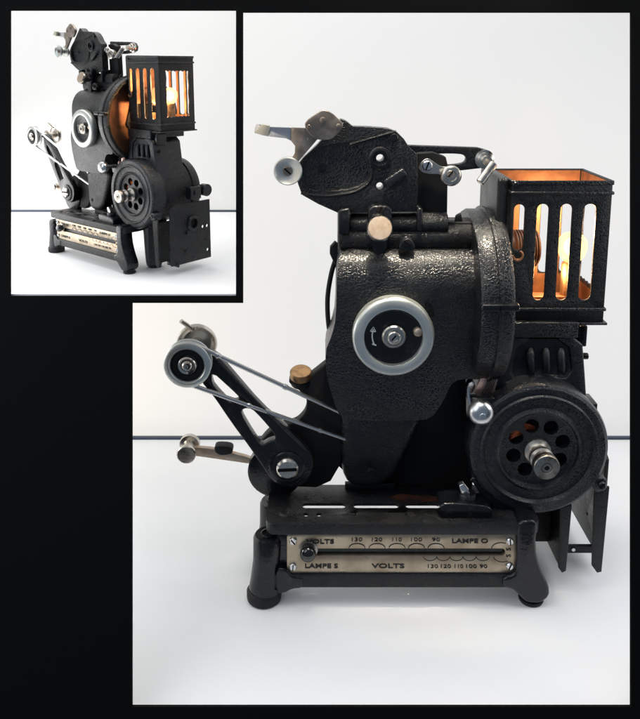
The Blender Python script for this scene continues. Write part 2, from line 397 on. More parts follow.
bm = NB(); x, z = W(418.5, 333, 8); lathe(bm, (x,14,z), (0,-1,0), [(4.9*k,0),(4.9*k,3),(4.2*k,5),(2*k,6),(0,6.2)], 28); obj('wheel_pin', bm, 'gold', wheel, ang=60)
bm = NB(); arrow = []
for i in range(12):
    t = i/11; a = math.radians(162+44*t); arrow.append(Vector((c[0]+21*k*math.cos(a), c[1]-1, c[2]+21*k*math.sin(a))))
tube(bm, arrow, .75, 6); e = arrow[0]
tube(bm, [e+Vector((-2.8,0,-1.6)), e+Vector((0,0,2.6)), e+Vector((2.4,0,-2.2))], .6, 5); tube(bm, [e+Vector((-2.8,0,-1.8)), e+Vector((2.4,0,-2.2))], .6, 5)
e = arrow[-1]; tube(bm, [e+Vector((-2,0,.5)), e+Vector((2,0,-1))], .8, 5)
obj('arrow_mark', bm, 'whitepaint', wheel)

# ---- tube section between housing and head --------------------
bm = NB()
p, q = V(338, 237, 50), V(480, 237, 50)
cyl(bm, (p.x,69,p.z-4), (q.x,69,p.z-4), 19, None, 40, 2)
zz = W(0,222,60)[1]
cyl(bm, (W(350,222,60)[0],62,zz-2), (W(447,222,60)[0],62,zz-2), 12, None, 36, 1)
obj('sprocket_tube', bm, 'fine', R, ang=60)
bm = NB(); prism(bm, [(338,210),(350,208),(350,234),(338,236)], 42, 80); obj('tube_bracket', bm, 'black', R, bevel=2.5); bm = NB(); prism(bm, [(417,208),(423,208),(423,232),(417,232)], 44, 80)
obj('tube_bracket', bm, 'black', R, bevel=2.5)
bm = NB(); prism(bm, [(447,222),(479,222),(479,238),(447,238)], 58, 84); prism(bm, [(456,216),(461,213),(463,222),(455,222)], 60, 66)
obj('gate_block', bm, 'dark', R, bevel=1.5)
bm = NB(); prism(bm, smoothpoly([(368,206),(392,206),(392,222),(386,256),(374,256),(368,222)],1), 40, 60)
obj('knob_bracket', bm, 'black', R, bevel=2)
screw_part(R, 380, 209.5, 40, 4, 1.0, 2, 'dark')
bm = NB(); p = V(380, 233, 20); lathe(bm, (p.x,44,p.z-3), (0,-24,8), [(5,0),(5,12),(11.5,13),(12.8,15),(12.8,22),(12,24),(0,24.3)], 40)
kn = obj('round_knob', bm, 'nickel', R, ang=50)
bm = NB(); ax = Vector((0,-24,8)).normalized(); lathe(bm, Vector((p.x,44,p.z-3))+ax*24.35, ax, [(11.6,0),(11.2,.5),(0,.7)], 40); obj('knob_face', bm, 'gold', kn)
bm = NB(); prism(bm, smoothpoly([(398,251),(401,240),(406,236),(412,239),(417,251)],2), 34, 46); obj('screw_lug', bm, 'black', R, bevel=1.5)
screw_part(R, 407, 242.5, 34, 4.6, -.6, 2, 'dark')

# ---- head casting ----------------------------------------------
HD = 50
head = [(316,146),(341,119),(346,121),(353,126.5),(370,127),(388,128.5),(397,132),(404,139),(409,147),(417,154),(418,176),(417,212),(338,213),(318,204),(302,195),(298,184),(294,170),(303,158)]
bm = NB(); prism(bm, head, HD, HD+15)
cut = NB()
ycyl(cut, 380, 158, HD-4, HD+30, 4.1, seg=20); ycyl(cut, 380, 186.5, HD-4, HD+30, 3.5, seg=20)
prism(cut, smoothpoly([(352,143),(359,146),(365,156),(370,165),(371,175),(366,184),(352,190),(330,192),(308,190),(300,176),(304,162),(314,150),(330,145)],2), HD-4, HD+5)
hd = obj('head_casting', bm, 'crinkle', R, cut=cut, bevel=1.6, seg=3)
bm = NB()
a, b = V(350,144.5,HD-1), V(396,131.5,HD-1); tube(bm, [a, (a+b)/2, b], 1.5, 8)
sp = spline([V(301,192.5,HD), V(313,195,HD), V(330,195.5,HD), V(350,193,HD), V(362,188,HD), V(370,180,HD), V(372,168,HD)], 6)
tube(bm, sp, 1.9, 8)
obj('head_rib', bm, 'fine', R)
bm = NB(); lathe(bm, V(380,158,HD), (0,-1,0), [(11.5,-1),(11.5,2),(10,3),(7.5,3),(6.8,1),(3.9,1),(3.9,-1)], 40, caps=False)
obj('bearing_boss', bm, 'black', R)
bm = NB(); prism(bm, [(383,181),(403,168),(408,175),(388,190)], HD-7, HD+2); obj('ramp_tab', bm, 'motor', R, bevel=2)
bm = NB(); ycyl(bm, 394, 137.5, HD-2.5, HD+2, 4.3, ch=.8); obj('oil_cap', bm, 'black', R)
bm = NB(); lathe(bm, V(321,168,HD+5), (0,-1,0), [(5,-1),(5,.8),(3.4,1.3),(0,1.3)], 24); obj('rivet', bm, 'black', R)

# film latch lever with dish roller
bm = NB()
lev = [(256,124),(262,124.5),(264,126.5),(291,127.5),(291,141),(286,138.6),(268,136.5),(262,135.5),(254,132.5)]
prism(bm, lev, HD-8, HD-4)
lv = obj('latch_lever', bm, 'steel', R, bevel=.8, seg=2)
bm = NB(); prism(bm, [(291.1,127.5),(305,128),(321,137),(317,140),(299,161),(296,166),(290,163),(292,158),(294.8,153),(295,146),(291.1,141)], HD-8.2, HD-3.8)
obj('lever_strut', bm, 'bronze', lv, bevel=.6, seg=2)
bm = NB(); prism(bm, [(254,133),(262,124),(270,125.5),(268,136.6)], HD-14, HD-8); obj('lever_tongue', bm, mat('ivory_tongue', (.62,.60,.48), .35, .5), lv, bevel=1)
bm = NB(); prism(bm, smoothpoly([(319,111.5),(324,110),(331,112),(341.5,121.5),(343.5,126),(338,134),(331.5,139.5),(321.5,140.5),(313,138),(305.5,129.5),(304.5,122)],1), HD-12, HD-7)
obj('latch_cover', bm, 'bronze', lv, bevel=1)
for px, py, r in ((323,120,3),(338.5,126,2.4),(309,126.5,2),(308.5,139,1.5)): 
    bm = NB(); lathe(bm, V(px,py,HD-12 if py<130 else HD-8), (0,-1,0), [(r,-1),(r,.6),(r*.7,1.1),(0,1.1)], 20); obj('rivet', bm, 'bronze', lv)
x, z = W(288, 171, HD-22); k = K(171, HD-22)
bm = NB(); lathe(bm, (x,HD-2,z), (0,-1,0), [(9,0),(12,1),(12.5,4),(7,7),(6.5,12),(12,17),(14.3*k,20),(14.3*k,21.5),(13.2*k,22.2),(11*k,20.5),(6*k,19),(5*k,18.8),(0,18.8)], 48)
ro = obj('film_roller', bm, 'alu', R, ang=50)
screw_part(R, 287.5, 171, HD-20, 5, -.75, 2, 'bronze')

# rear arm link to lamphouse
bm = NB(); prism(bm, [(417,153),(433,152),(446,157),(448,166),(447,232),(417,232)], 66, 78); obj('link_bracket', bm, 'dark', R, bevel=1.5)
bm = NB(); prism(bm, [(405,145),(478,147.5),(487,150),(492,157),(489,165),(480,168.5),(458,171),(440,171),(405,165)], 78, 86)
cut = NB(); prism(cut, smoothpoly([(426,155),(462,154.5),(468,158),(466,164),(452,166),(426,166)],2), 70, 92)
lk = obj('pivot_link', bm, 'crinkle', R, cut=cut, bevel=1.5)
bm = NB(); prism(bm, smoothpoly([(419,164),(427,157.5),(434,162),(441,167),(452,166),(452,180),(440,174),(426,174),(420,171)],2), 56, 60); fl = obj('film_guide_plate', bm, 'nickel', R, bevel=.6)
screw_part(fl, 427, 165.5, 56, 5.2, 1.2, 3, 'steel')
bm = NB(); lathe(bm, V(449.5,174.5,58), (0,-1,0), [(8,0),(9.5,2),(10.5,8),(10.5,10),(9,11.5),(5.5,12),(5,10.5),(0,10.5)], 36); obj('guide_roller', bm, 'nickel', R, ang=50)
screw_part(R, 450, 174, 47.8, 4.2, .9, 2, 'bronze')
bm = NB(); lathe(bm, V(484,159,78), (0,-1,0), [(10,0),(10,3),(7.5,4),(7.5,8),(5,9),(5,16),(0,16.5)], 36); obj('clamp_collar', bm, 'nickel', R)
bm = NB(); cyl(bm, V(494,163,50), V(479.5,183,44), 4.4, None, 24, 1); obj('clamp_lever', bm, 'nickel', R)

# ---- drum (shutter case), axis across --------------------------
XD0, XD1 = W(478,300,8)[0], W(512,300,8)[0]
zc = (W(0,207,90)[1]+W(0,372,90)[1])/2; RD = (W(0,207,90)[1]-W(0,372,90)[1])/2
dc = 84; C = (XD0, dc, zc)
bm = NB()
w = XD1-XD0
lathe(bm, C, (1,0,0), [(RD-14,0),(RD-4,1),(RD-2,4),(RD-2,w*.52),(RD+1,w*.54),(RD+1,w*.62),(RD-1,w*.66),(RD-1,w*.9),(RD-3,w),(RD-9,w),(RD-10,w-3),(RD-10,w-20),(RD-30,w-21),(0,w-21)], 96)
dr = obj('shutter_drum', bm, 'crinkle', R, ang=45)
bm = NB(); lathe(bm, (XD0+w-19.5,dc,zc), (1,0,0), [(RD-12,0),(RD-12,1),(0,1)], 64); obj('drum_glow_disc', bm, 'copper', dr)  # copper colour stands in for orange lamp glow inside the drum
bm = NB(); pts = [(zc+RD-14, dc-8),(zc+20,dc-24),(zc-10,dc-34),(zc-30,dc-20),(zc-RD+14,dc-10),(zc-RD+20,dc+40),(zc,dc+70),(zc+RD-30,dc+50)]
f = [bm.verts.new((XD0+w-17, y, z)) for z, y in pts]; g = [bm.verts.new((XD0+w-14, y, z)) for z, y in pts]
bm.faces.new(f); bm.faces.new(g[::-1])
for i in range(len(f)): j=(i+1)%len(f); bm.faces.new((f[i],g[i],g[j],f[j]))
obj('shutter_blade', bm, 'fine', dr, bevel=.6)
bm = NB(); zz = W(0,303,2)[1]; box(bm, XD0-1, XD1+2, dc-RD-5, dc-RD+6, zz-3.4, zz+3.4); lg = obj('drum_clamp', bm, 'black', dr, bevel=1.6)
bm = NB(); box(bm, XD0+w*.5-.6, XD0+w*.5+.6, dc-RD-6, dc-RD-4, zz-2.5, zz+2.5); obj('drum_clamp_gap', bm, 'slot', dr)

# ---- lamp house ------------------------------------------------
LD, LB = 45, 133
lx0, lz1 = W(512.5, 181, LD); lx1, _ = W(613, 181, LD); lz0 = W(0, 322.5, LD)[1]
T = 2.2
def wall_panel(name, pts, slots, axis, at, th=T, m='fine'):
    """sheet panel: axis 'y' = faces the front/back (pts in X,Z); axis 'x' = side (pts in Y,Z)"""
    b, c_ = NB(), NB()
    def add(q, poly, lo, hi):
        mk = (lambda a, z, t: (a, t, z)) if axis == 'y' else (lambda a, z, t: (t, a, z))
        f = [q.verts.new(mk(a, z, lo)) for a, z in poly]; g = [q.verts.new(mk(a, z, hi)) for a, z in poly]
        q.faces.new(f); q.faces.new(g[::-1])
        for i in range(len(f)): j = (i+1)%len(f); q.faces.new((f[i], g[i], g[j], f[j]))
    add(b, pts, at, at+th)
    for s in slots: add(c_, s, at-5, at+th+5)
    return obj(name, b, m, lh, cut=c_ if slots else None, bevel=.5, seg=2)
lh = bpy.data.objects.new('lamp_house', None); col.objects.link(lh); lh.parent = R
def slotrect(pxa, pxb, pya, pyb):
    za = W(0, pya, LD)[1]; zb = W(0, pyb, LD)[1]; xa = W(pxa, 204, LD)[0]; xb = W(pxb, 204, LD)[0]; return rrect(xa, zb, xb, za, (xb-xa)/2-.05, 6)
SL = [slotrect(514.5,525,204.5,250), slotrect(537.5,549,204,300), slotrect(561,572.5,204,300), slotrect(584,596.5,204,300)]
# true vertical slots: measured at their top
rect = [(lx0,lz0),(lx1,lz0),(lx1,lz1),(lx0,lz1)]
wall_panel('front_wall', rect, SL, 'y', LD)
BS = [rrect(lx0+8+i*24, lz0+30, lx0+24+i*24, lz1-22, 6, 5) for i in range(4)]
wall_panel('rear_wall', rect, BS, 'y', LB-T)
sd = [(LD+T+.1,lz0),(LB-T-.1,lz0),(LB-T-.1,lz1),(LD+T+.1,lz1)]
def notch():
    o = []; a0, a1, b0, b1 = LD+17, LB-13, lz0+28, lz1-28; n = 12
    for i in range(n): o.append((a0+(a1-a0)*i/n, b0+(2.2 if i%2 else 0)))
    for i in range(6): o.append((a1-(1.5 if i%2 else 0), b0+(b1-b0)*i/6))
    for i in range(n): o.append((a1-(a1-a0)*i/n, b1-(2.5 if i%2 else 0)))
    for i in range(6): o.append((a0+(1.5 if i%2 else 0), b1-(b1-b0)*i/6))
    return o
wall_panel('side_wall', sd, [notch()], 'x', lx1-T)
wall_panel('side_wall', sd, [[(LD+8,lz0+8),(LB-16,lz0+8),(LB-16,lz1-98),(LD+8,lz1-98)]], 'x', lx0)
# copper lining inside the walls
bm = NB()
def strip_x(x, y0, y1, z0, z1): box(bm, x, x+.6, y0, y1, z0, z1)
box(bm, lx0+T+.2, lx0+T+.8, LD+T+1, LB-T-1, lz1-96, lz1-1)
box(bm, lx1-T-.8, lx1-T-.2, LD+T+1, LB-T-1, lz1-25, lz1-1); box(bm, lx1-T-.8, lx1-T-.2, LD+T+1, LB-T-1, lz0+3, lz0+25)
box(bm, lx0+4, lx1-4, LB-T-1, LB-T-.3, lz1-21, lz1-1); box(bm, lx0+4, lx1-4, LB-T-1, LB-T-.3, lz0+3, lz0+29)
for i in range(3): box(bm, lx0+25+i*24, lx0+31+i*24, LB-T-1, LB-T-.3, lz0+29, lz1-21)
for i, s in enumerate(SL[:3]):
    xa = max(p[0] for p in SL[i])+1.5; xb = min(p[0] for p in SL[i+1])-1.5; box(bm, xa, xb, LD+T+.3, LD+T+.9, lz0+12, lz1-12)
box(bm, lx0+4, lx1-4, LD+4, LB-4, lz0+2, lz0+4)
obj('copper_lining', bm, 'copper', lh)
# beads and flanges
def loopring(name, z0, z1, out, m='crinkle', bev=1):
    b = NB()
    i0, i1, j0, j1 = lx0, lx1, LD, LB
    box(b, i0-out, i1+out, j0-out, j0+.5, z0, z1); box(b, i0-out, i1+out, j1-.5, j1+out, z0, z1)
    box(b, i0-out, i0+.5, j0+.6, j1-.6, z0+.02, z1-.02); box(b, i1-.5, i1+out, j0+.6, j1-.6, z0+.02, z1-.02)
    return obj(name, b, m, lh, bevel=bev, seg=3)
loopring('top_bead', lz1-14, lz1-10.5, 1.9, bev=1.2)
loopring('rim', lz1-4, lz1+.6, 1.2, bev=1.2)
loopring('lower_bead', W(0,311,LD)[1], W(0,307.5,LD)[1], 1.9, bev=1.2)
loopring('bottom_flange', lz0-2, lz0+.8, 3.4, bev=.9)
bm = NB(); cyl(bm, V(515.5,184.5,LD)+Vector((0,-2,0)), V(515.5,184.5,LD)+Vector((0,2,0)), 3, None, 20, .8); obj('rivet', bm, 'black', lh)
# left cheek block of the lamp house
bm = NB(); box(bm, lx0-13.5, lx0-2.2, LD+4, LB+2, lz1-92, lz1+2.5); obj('lamp_house_bracket', bm, 'fine', R, bevel=4, seg=4)
# lamp socket, condenser tube, bulb
bm = NB()
px0 = lx0+4; yc = 90; zc2 = W(0,248,90)[1]
prof = [(17,0),(17,10)]
h = 12
for i in range(9): prof += [(20,h),(20,h+1.2),(17.6,h+1.6),(17.6,h+2.6)]; h += 2.8
prof += [(15,h),(14,h-3),(0,h-3)]
lathe(bm, (px0,yc,zc2), (1,0,0), prof, 48); obj('condenser_tube', bm, 'ceramic', lh)
bx, bz = W(572, 246, 88)
bm = NB(); lathe(bm, (bx,88,bz-44), (0,0,1), [(7,25),(8,27),(13,33),(16,42),(15,51),(10,57),(0,60)], 40)
bm2 = NB(); lathe(bm2, (bx,88,lz0+5), (0,0,1), [(13,0),(13,6),(10,8),(10,bz-44-lz0+19),(8,bz-44-lz0+22)], 32); obj('lamp_socket', bm2, 'brass', lh)
bulb = obj('bulb', bm, M['glass'], lh, ang=60)
bm = NB(); sphere(bm, (bx, 88, bz-1), 8.5, 1, 1, 1.15); fil = obj('filament', bm, 'filament', bulb, ang=60)
for q_ in (11, 13.5):
    bm = NB(); sphere(bm, (bx, 88, bz-1), q_, 1, 1, 1.1); obj('glow_shell', bm, M['glass'], bulb, ang=60)  # added glowing shells that grade the glow around the bright core
bm = NB()
box(bm, lx0+12, lx1-14, 80, 96, lz0+14, lz0+17); box(bm, lx0+22, lx0+25, 76, 100, lz0+17, lz0+34); obj('lamp_carrier', bm, 'copper', lh, bevel=.6)
bm = NB(); cx_, cz_ = W(517, 255, LD)
tube(bm, [Vector((cx_+5*math.cos(math.radians(a)), LD-2, cz_+5*math.sin(math.radians(a)))) for a in range(60,-200,-20)], 1.5, 8); obj('catch_hook', bm, 'copper', lh)
l = bpy.data.lights.new('lamp_light', 'POINT'); l.energy = .40; l.color = (1, .60, .30); l.shadow_soft_size = .010
lo = bpy.data.objects.new('lamp_light', l); col.objects.link(lo); lo.parent = bulb; lo.location = ((bx-X0+0)*S, 66*S, (bz+24)*S)
l2 = bpy.data.lights.new('lamp_light', 'POINT'); l2.energy = .16; l2.color = (1, .58, .27); l2.shadow_soft_size = .008
lo2 = bpy.data.objects.new('lamp_light', l2); col.objects.link(lo2); lo2.parent = bulb; lo2.location = ((bx-24-X0)*S, 84*S, (bz-26)*S)

# ---- neck between lamp house and motor ------------------------
ND = 40
bm = NB(); pbox(bm, 507, 322.5, 578, 338, ND-1, 126); obj('lamp_house_seat', bm, 'crinkle', R, bevel=1.2)
bm = NB(); prism(bm, [(509,337.5),(574,337.5),(583,345),(585,372),(587,404),(592,425),(488,425),(484,400),(494,388),(502,362)], ND, 110)
cut = NB(); prism(cut, smoothpoly([(521,341),(570,341),(575,381),(541,378),(510,385)],1), ND-5, ND+4)
obj('neck', bm, 'motor', R, cut=cut, bevel=2.5, seg=3)
for i, x in enumerate((530,545.5,560.5)):
    bm = NB(); tube(bm, [V(x,349,ND+5), V(x,352,ND+2.5), V(x+.8,368,ND+2.5), V(x+1,371,ND+4)], [3.2,4.4,4.4,3.4], 16)
    obj('neck_rib', bm, 'motor', R, ang=60)
bm = NB(); pbox(bm, 579, 326, 586.5, 347, 46, 70); obj('side_catch', bm, 'black', R, bevel=1.6)
bm = NB(); cyl(bm, V(584,356,52)+Vector((-2,0,0)), V(584,356,52)+Vector((4,0,0)), 3.5, None, 16, .7); obj('rivet', bm, 'black', R)

# ---- motor -----------------------------------------------------
MD = 16
mx, mz = W(539.3, 451, MD); k = K(451, MD)
rot = [(66*k,34),(70*k,30),(70.5*k,6),(69*k,2),(66*k,0),(59.5*k,0),(58*k,-1.8),(56.5*k,-1.8),(55.2*k,0),(54*k,1.6),(45*k,2),(43.5*k,.8),(41.8*k,-.6),(40*k,.6),(38.8*k,4.2),(37*k,5),(0,5)]
bm = NB()
lathe(bm, (mx,MD,mz), (0,1,0), [(66*k,36)]+rot, 128)
cut = NB()
for i in range(8):
    a = 2*PI*i/8+.30; cyl(cut, (mx+25.5*k*math.cos(a),MD-5,mz+25.5*k*math.sin(a)), (mx+25.5*k*math.cos(a),MD+25,mz+25.5*k*math.sin(a)), 7.4*k, None, 28)
mo = obj('motor_front', bm, 'motor', R, cut=cut, ang=32)
bm = NB(); lathe(bm, (mx,0,mz), (0,1,0), [(58,MD+36.2),(64,MD+38),(66,62),(66,122),(64,123),(64,125),(67,126),(67,136),(64,146),(52,154),(20,156),(0,156)], 96)
mb = obj('motor_barrel', bm, 'fine', R, ang=32)
bm = NB(); lathe(bm, (mx,MD+16,mz), (0,1,0), [(34,0),(34,2),(0,2)], 32); obj('motor_windings', bm, 'dark', mo)
bm = NB()
for i in range(6):
    a = 2.0+i*.14; tube(bm, spline([(mx+17*math.cos(a-.5), MD+15, mz+17*math.sin(a-.5)), (mx+26*math.cos(a), MD+11, mz+26*math.sin(a)), (mx+33*math.cos(a+.4), MD+15, mz+33*math.sin(a+.4))], 5), 1.8, 8)
obj('copper_windings', bm, mat('red_copper_wire', (.55,.13,.05), .35, .7), mo)
# shaft pulley
bm = NB(); lathe(bm, (mx-1.5,MD+6,mz-1), (0,-1,0), [(a*.9,b*.93) for a,b in [(14,0),(15,2),(15,6),(11,8),(9.5,10),(9.5,13),(12.5,16),(13.4,18),(13.4,22),(11,24),(10.6,27),(13.6,30),(14.4,32),(14.6,39),(13.8,40.2),(6.6,40.5),(5.8,39.2),(4.8,39.2),(4.4,40.8),(2.9,40.8),(2.6,34),(0,34)]], 56)
obj('shaft_pulley', bm, 'shaft', mo, ang=40)
# motor side lug, screws
screw_part(mo, 601.5, 485, MD-1, 4, .9, 2.5, 'black')
screw_part(mo, 473, 479.5, MD+1, 3, .3, 2, 'black')
bm = NB(); prism(bm, smoothpoly([(592,478),(607,478),(608,490),(594,494)],1), MD+1, MD+20); obj('motor_lug', bm, 'motor', R, bevel=2)
bm = NB(); prism(bm, [(469,440),(478,425),(500,500),(532,519),(504,517),(485,502),(472,482)], MD+6, MD+26); obj('motor_skirt', bm, 'motor', R, bevel=3)
# knob at the left of the motor with its contact strip
x, z = W(481.5, 414, -6); 
bm = NB(); lathe(bm, (x,34,z), (0,-1,0), [(4,0),(4,26),(7,28),(11,30),(12.6,34),(12.6,38),(11,42),(7,44.5),(3.2,45.4),(3,46.4),(0,46.6)], 40); obj('ball_knob', bm, 'steel', R, ang=60)
bm = NB(); prism(bm, [(471,398),(496,398),(494,408),(484,420),(474,414)], 20, 32); obj('knob_mount', bm, 'black', R, bevel=2.5)
bm = NB(); prism(bm, [(483,372),(500,372),(493,397),(471,397),(477,386)], 34, 37); obj('contact_strip', bm, mat('pinkish_metal_strip', (.62,.42,.36), .3, .8), R, bevel=.5)
bm = NB(); prism(bm, smoothpoly([(467,384),(474,380),(477,396),(473,410),(467,400)],2), 40, 50); obj('lens_ring_edge', bm, 'steel', R, bevel=1)
bm = NB()
for i in range(5): tube(bm, [V(489+i*2,374,30), V(487+i*1.7,384,29), V(480+i*2.2,397,31)], .6, 6)
obj('braided_wire', bm, 'dark', R)

# mount under the motor
bm = NB()
x0, _ = W(524,520,40); zf = 6
box(bm, x0, W(562,520,40)[0], 72, 76, 22, 110); obj('mount_web', bm, 'fine', R, bevel=.8)
bm = NB(); prism(bm, [(560,508),(572,505),(566,571),(562,573),(558.5,568)], 24, 27)
xa = W(564,540,24)[0]
box(bm, xa, xa+3, 28, 150, 18, 104)
obj('mount_channel', bm, 'fine', R, bevel=.6)
bm = NB(); prism(bm, [(594,490),(609.5,487),(601.5,572),(597,573),(592,566)], 20, 23.2); pf = obj('side_plate_flange', bm, 'fine', R, bevel=.6)
xb = W(604,540,20)[0]
bm = NB(); pts = [(46,20),(46,138),(60,146),(152,146),(152,20)]
f = [bm.verts.new((xb+6, y, z)) for y, z in pts]; g = [bm.verts.new((xb+10, y, z)) for y, z in pts]
bm.faces.new(f); bm.faces.new(g[::-1])
for i in range(5): j=(i+1)%5; bm.faces.new((f[i],g[i],g[j],f[j]))
cut = NB(); cyl(cut, (xb,104,102), (xb+16,104,102), 9, None, 32)
for y, z, r in ((132,90,3.4),(144,90,3.4),(144,38,3.4),(136,62,1.6),(86,48,2)): cyl(cut, (xb,y,z), (xb+16,y,z), r, None, 16)
sp_ = obj('side_plate', bm, 'fine', R, cut=cut, bevel=.6)
bm = NB(); lathe(bm, (xb+9.8,104,102), (1,0,0), [(16,0),(16,3),(13.5,5),(10,5),(9,3),(9,0)], 40); obj('bearing_ring', bm, 'black', sp_)
for y, z, r_, t_ in ((88,84,4,5),(84,46,3,3)):
    bm = NB(); cyl(bm, (xb+9.8,y,z), (xb+10+t_,y,z), r_, None, 16, .8); obj('bolt', bm, 'black', sp_)
bm = NB(); box(bm, xb-2, xb+14, 98, 126, 152, 178); mbk = obj('terminal_block', bm, 'black', R, bevel=1.5)
bm = NB(); cyl(bm, (xb+14,112,165), (xb+17,112,165), 6, None, 24, 1); obj('terminal_screw', bm, 'black', mbk)
bm = NB(); cyl(bm, (xb-6,146,166), (xb+12,146,166), 13, None, 28, 2); obj('terminal_cap', bm, 'black', R)
bm = NB(); a = V(571,550,60); b = V(592,549,60); box(bm, a.x-4, b.x+8, 60, 64, a.z-4, a.z+5); obj('cross_bar', bm, 'fine', R, bevel=.5)
bm = NB(); ycyl(bm, 573.5, 550, 58, 60.5, 1.8, seg=14); obj('rivet', bm, 'steel', R)

# ---- deck clamp beside the motor ------------------------------
bm = NB(); p = V(441,519,14); q = V(495,519,14); b = NB()
prism(bm, smoothpoly([(440,507),(444,503),(486,506),(493,510),(493,518),(488,520),(448,519.5),(441,516)],1), 3, 30); obj('clamp_shoe', bm, 'black', R, bevel=3, seg=4)
bm = NB(); p = V(467,505,16); lathe(bm, (p.x,16,p.z-2), (0,0,1), [(4.5,0),(4.5,6),(8.4,7.5),(9,9),(9,15),(8,16.5),(0,16.8)], 28); 
kb = obj('knurled_nut', bm, 'motor', R)
bm = NB(); 
m0 = p+Vector((-2,0,15)); prism(bm, [(459,486),(463,484),(470,493),(469,497),(461,494)], 12, 20); obj('clamp_blade', bm, 'steel', R, bevel=1.2)

# ---- swing arm, pulleys, spring belt ---------------------------
AD = 30
bm = NB()
arm = [(200,352),(214,353),(226,366),(262,408),(284,426),(306,448),(313,458),(313.5,468),(308,481),(297,487),(283,487),(272,481),(262,466),(249,447),(232,424),(213,396),(200,381)]
prism(bm, smoothpoly(arm,1), AD, AD+12)
cut = NB(); prism(cut, smoothpoly([(211,374),(232,393),(239,400),(237,404),(228,405),(219,396),(211,386)],1), AD-5, AD+20)
prism(cut, smoothpoly([(243,411),(251,411),(261,421),(272,434),(276,442),(267,445),(261,449),(253,438),(240,416)],1), AD-5, AD+20)
am = obj('swing_arm', bm, 'black', R, cut=cut, bevel=2, seg=3)
bm = NB()
for a, b in (((216,358),(306,450)),):
    tube(bm, [V(a[0]+(b[0]-a[0])*t, a[1]+(b[1]-a[1])*t+ (2*math.sin(PI*t)), AD-.3) for t in (0,.25,.5,.75,1)], 1.1, 8)
obj('arm_rib', bm, 'motor', am)
bm = NB(); lathe(bm, V(287,468,AD), (0,-1,0), [(19,-2),(19,1.5),(17,3),(12,3),(12,1)], 48); obj('pivot_boss', bm, 'black', am)
screw_part(am, 287.5, 467.5, AD-3, 11, .05, 5, 'nickel', 'pivot_screw')
bm = NB(); lathe(bm, V(276,466,62), (0,-1,0), [(24,-2),(30,0),(30,12),(27,14),(0,14)], 56); obj('pivot_drum', bm, 'black', R)
# front pulley
PD = 6; px_, pz_ = W(187, 366, PD); k = K(366, PD)
bm = NB(); lathe(bm, (px_,PD,pz_), (0,1,0), [(16.5*k,3.5),(17*k,.8),(18.5*k,-.5),(22.5*k,0),(23.8*k,1.2),(23.8*k,3),(20*k,6),(20*k,8),(23.8*k,11),(23.8*k,13),(22*k,14),(10*k,14),(0,14)], 72); pu = obj('belt_pulley', bm, 'alu', R, ang=40)
bm = NB(); lathe(bm, (px_,PD,pz_), (0,1,0), [(17*k,5),(16.8*k,2.2),(15*k,1.2),(11*k,1.8),(9*k,4),(9*k,6)], 56); obj('pulley_web', bm, 'rubber', pu)
bm = NB(); lathe(bm, (px_,PD,pz_), (0,1,0), [(9.3*k,6),(9.3*k,0),(8.4*k,-1),(7*k,-.6),(6*k,.6),(5*k,-1.4),(3.6*k,-2.4),(2*k,-2),(1.4*k,-1),(0,-1)], 48); obj('pulley_hub', bm, 'nickel', pu)
# axle and rear dish roller
bm = NB(); cyl(bm, (px_,PD+13,pz_), (px_,78,pz_), 6, None, 24, .5); obj('pulley_axle', bm, 'steel', R)
bm = NB(); lathe(bm, (px_,0,pz_), (0,1,0), [(7,42),(12,44),(12,47),(8,50),(8,66),(15,68),(18,66.5),(19,63.5),(20.6,63),(21.6,64.5),(21.8,69),(20,71),(12,72),(0,72)], 56)
rr_ = obj('film_spool_roller', bm, 'nickel', R, ang=40)
bm = NB(); tube(bm, [V(193,330,66), V(187,325,62), V(181,321,58)], 2.4, 12); obj('roller_pin', bm, 'nickel', R)
# spring belt: wire wound into a long spring round the pulley
bm = NB()
cpx = Vector((px_, PD+7, pz_)); rb = 21*k
pu0, pl0 = V(350, 417, 46), V(356, 443, 50)
d1 = (pu0-cpx); a1 = math.atan2(d1.z, d1.x)+math.acos(rb/math.hypot(d1.x, d1.z)); d2 = (pl0-cpx); a2 = math.atan2(d2.z, d2.x)-math.acos(rb/math.hypot(d2.x, d2.z))
path = [pu0.lerp(cpx+Vector((rb*math.cos(a1),0,rb*math.sin(a1))), t/10) for t in range(10)]
aa = a1; a2 += 2*PI
n = 24; path += [cpx+Vector((rb*math.cos(a1+(a2-a1)*i/n),0,rb*math.sin(a1+(a2-a1)*i/n))) for i in range(n+1)]
e = path[-1]; path += [e.lerp(pl0, t/10) for t in range(1,11)]
dense = []
for a, b in zip(path, path[1:]):
    m_ = max(2, int((b-a).length/1.3)); dense += [a.lerp(b, t/m_) for t in range(m_)]
tube(bm, dense, [2.05+.5*(i%2)+(.8 if i%61 in (0,1,2) else 0) for i in range(len(dense))], 8)
obj('spring_belt', bm, mat('spring_steel', (.56,.55,.53), .3, 1), R, ang=80)
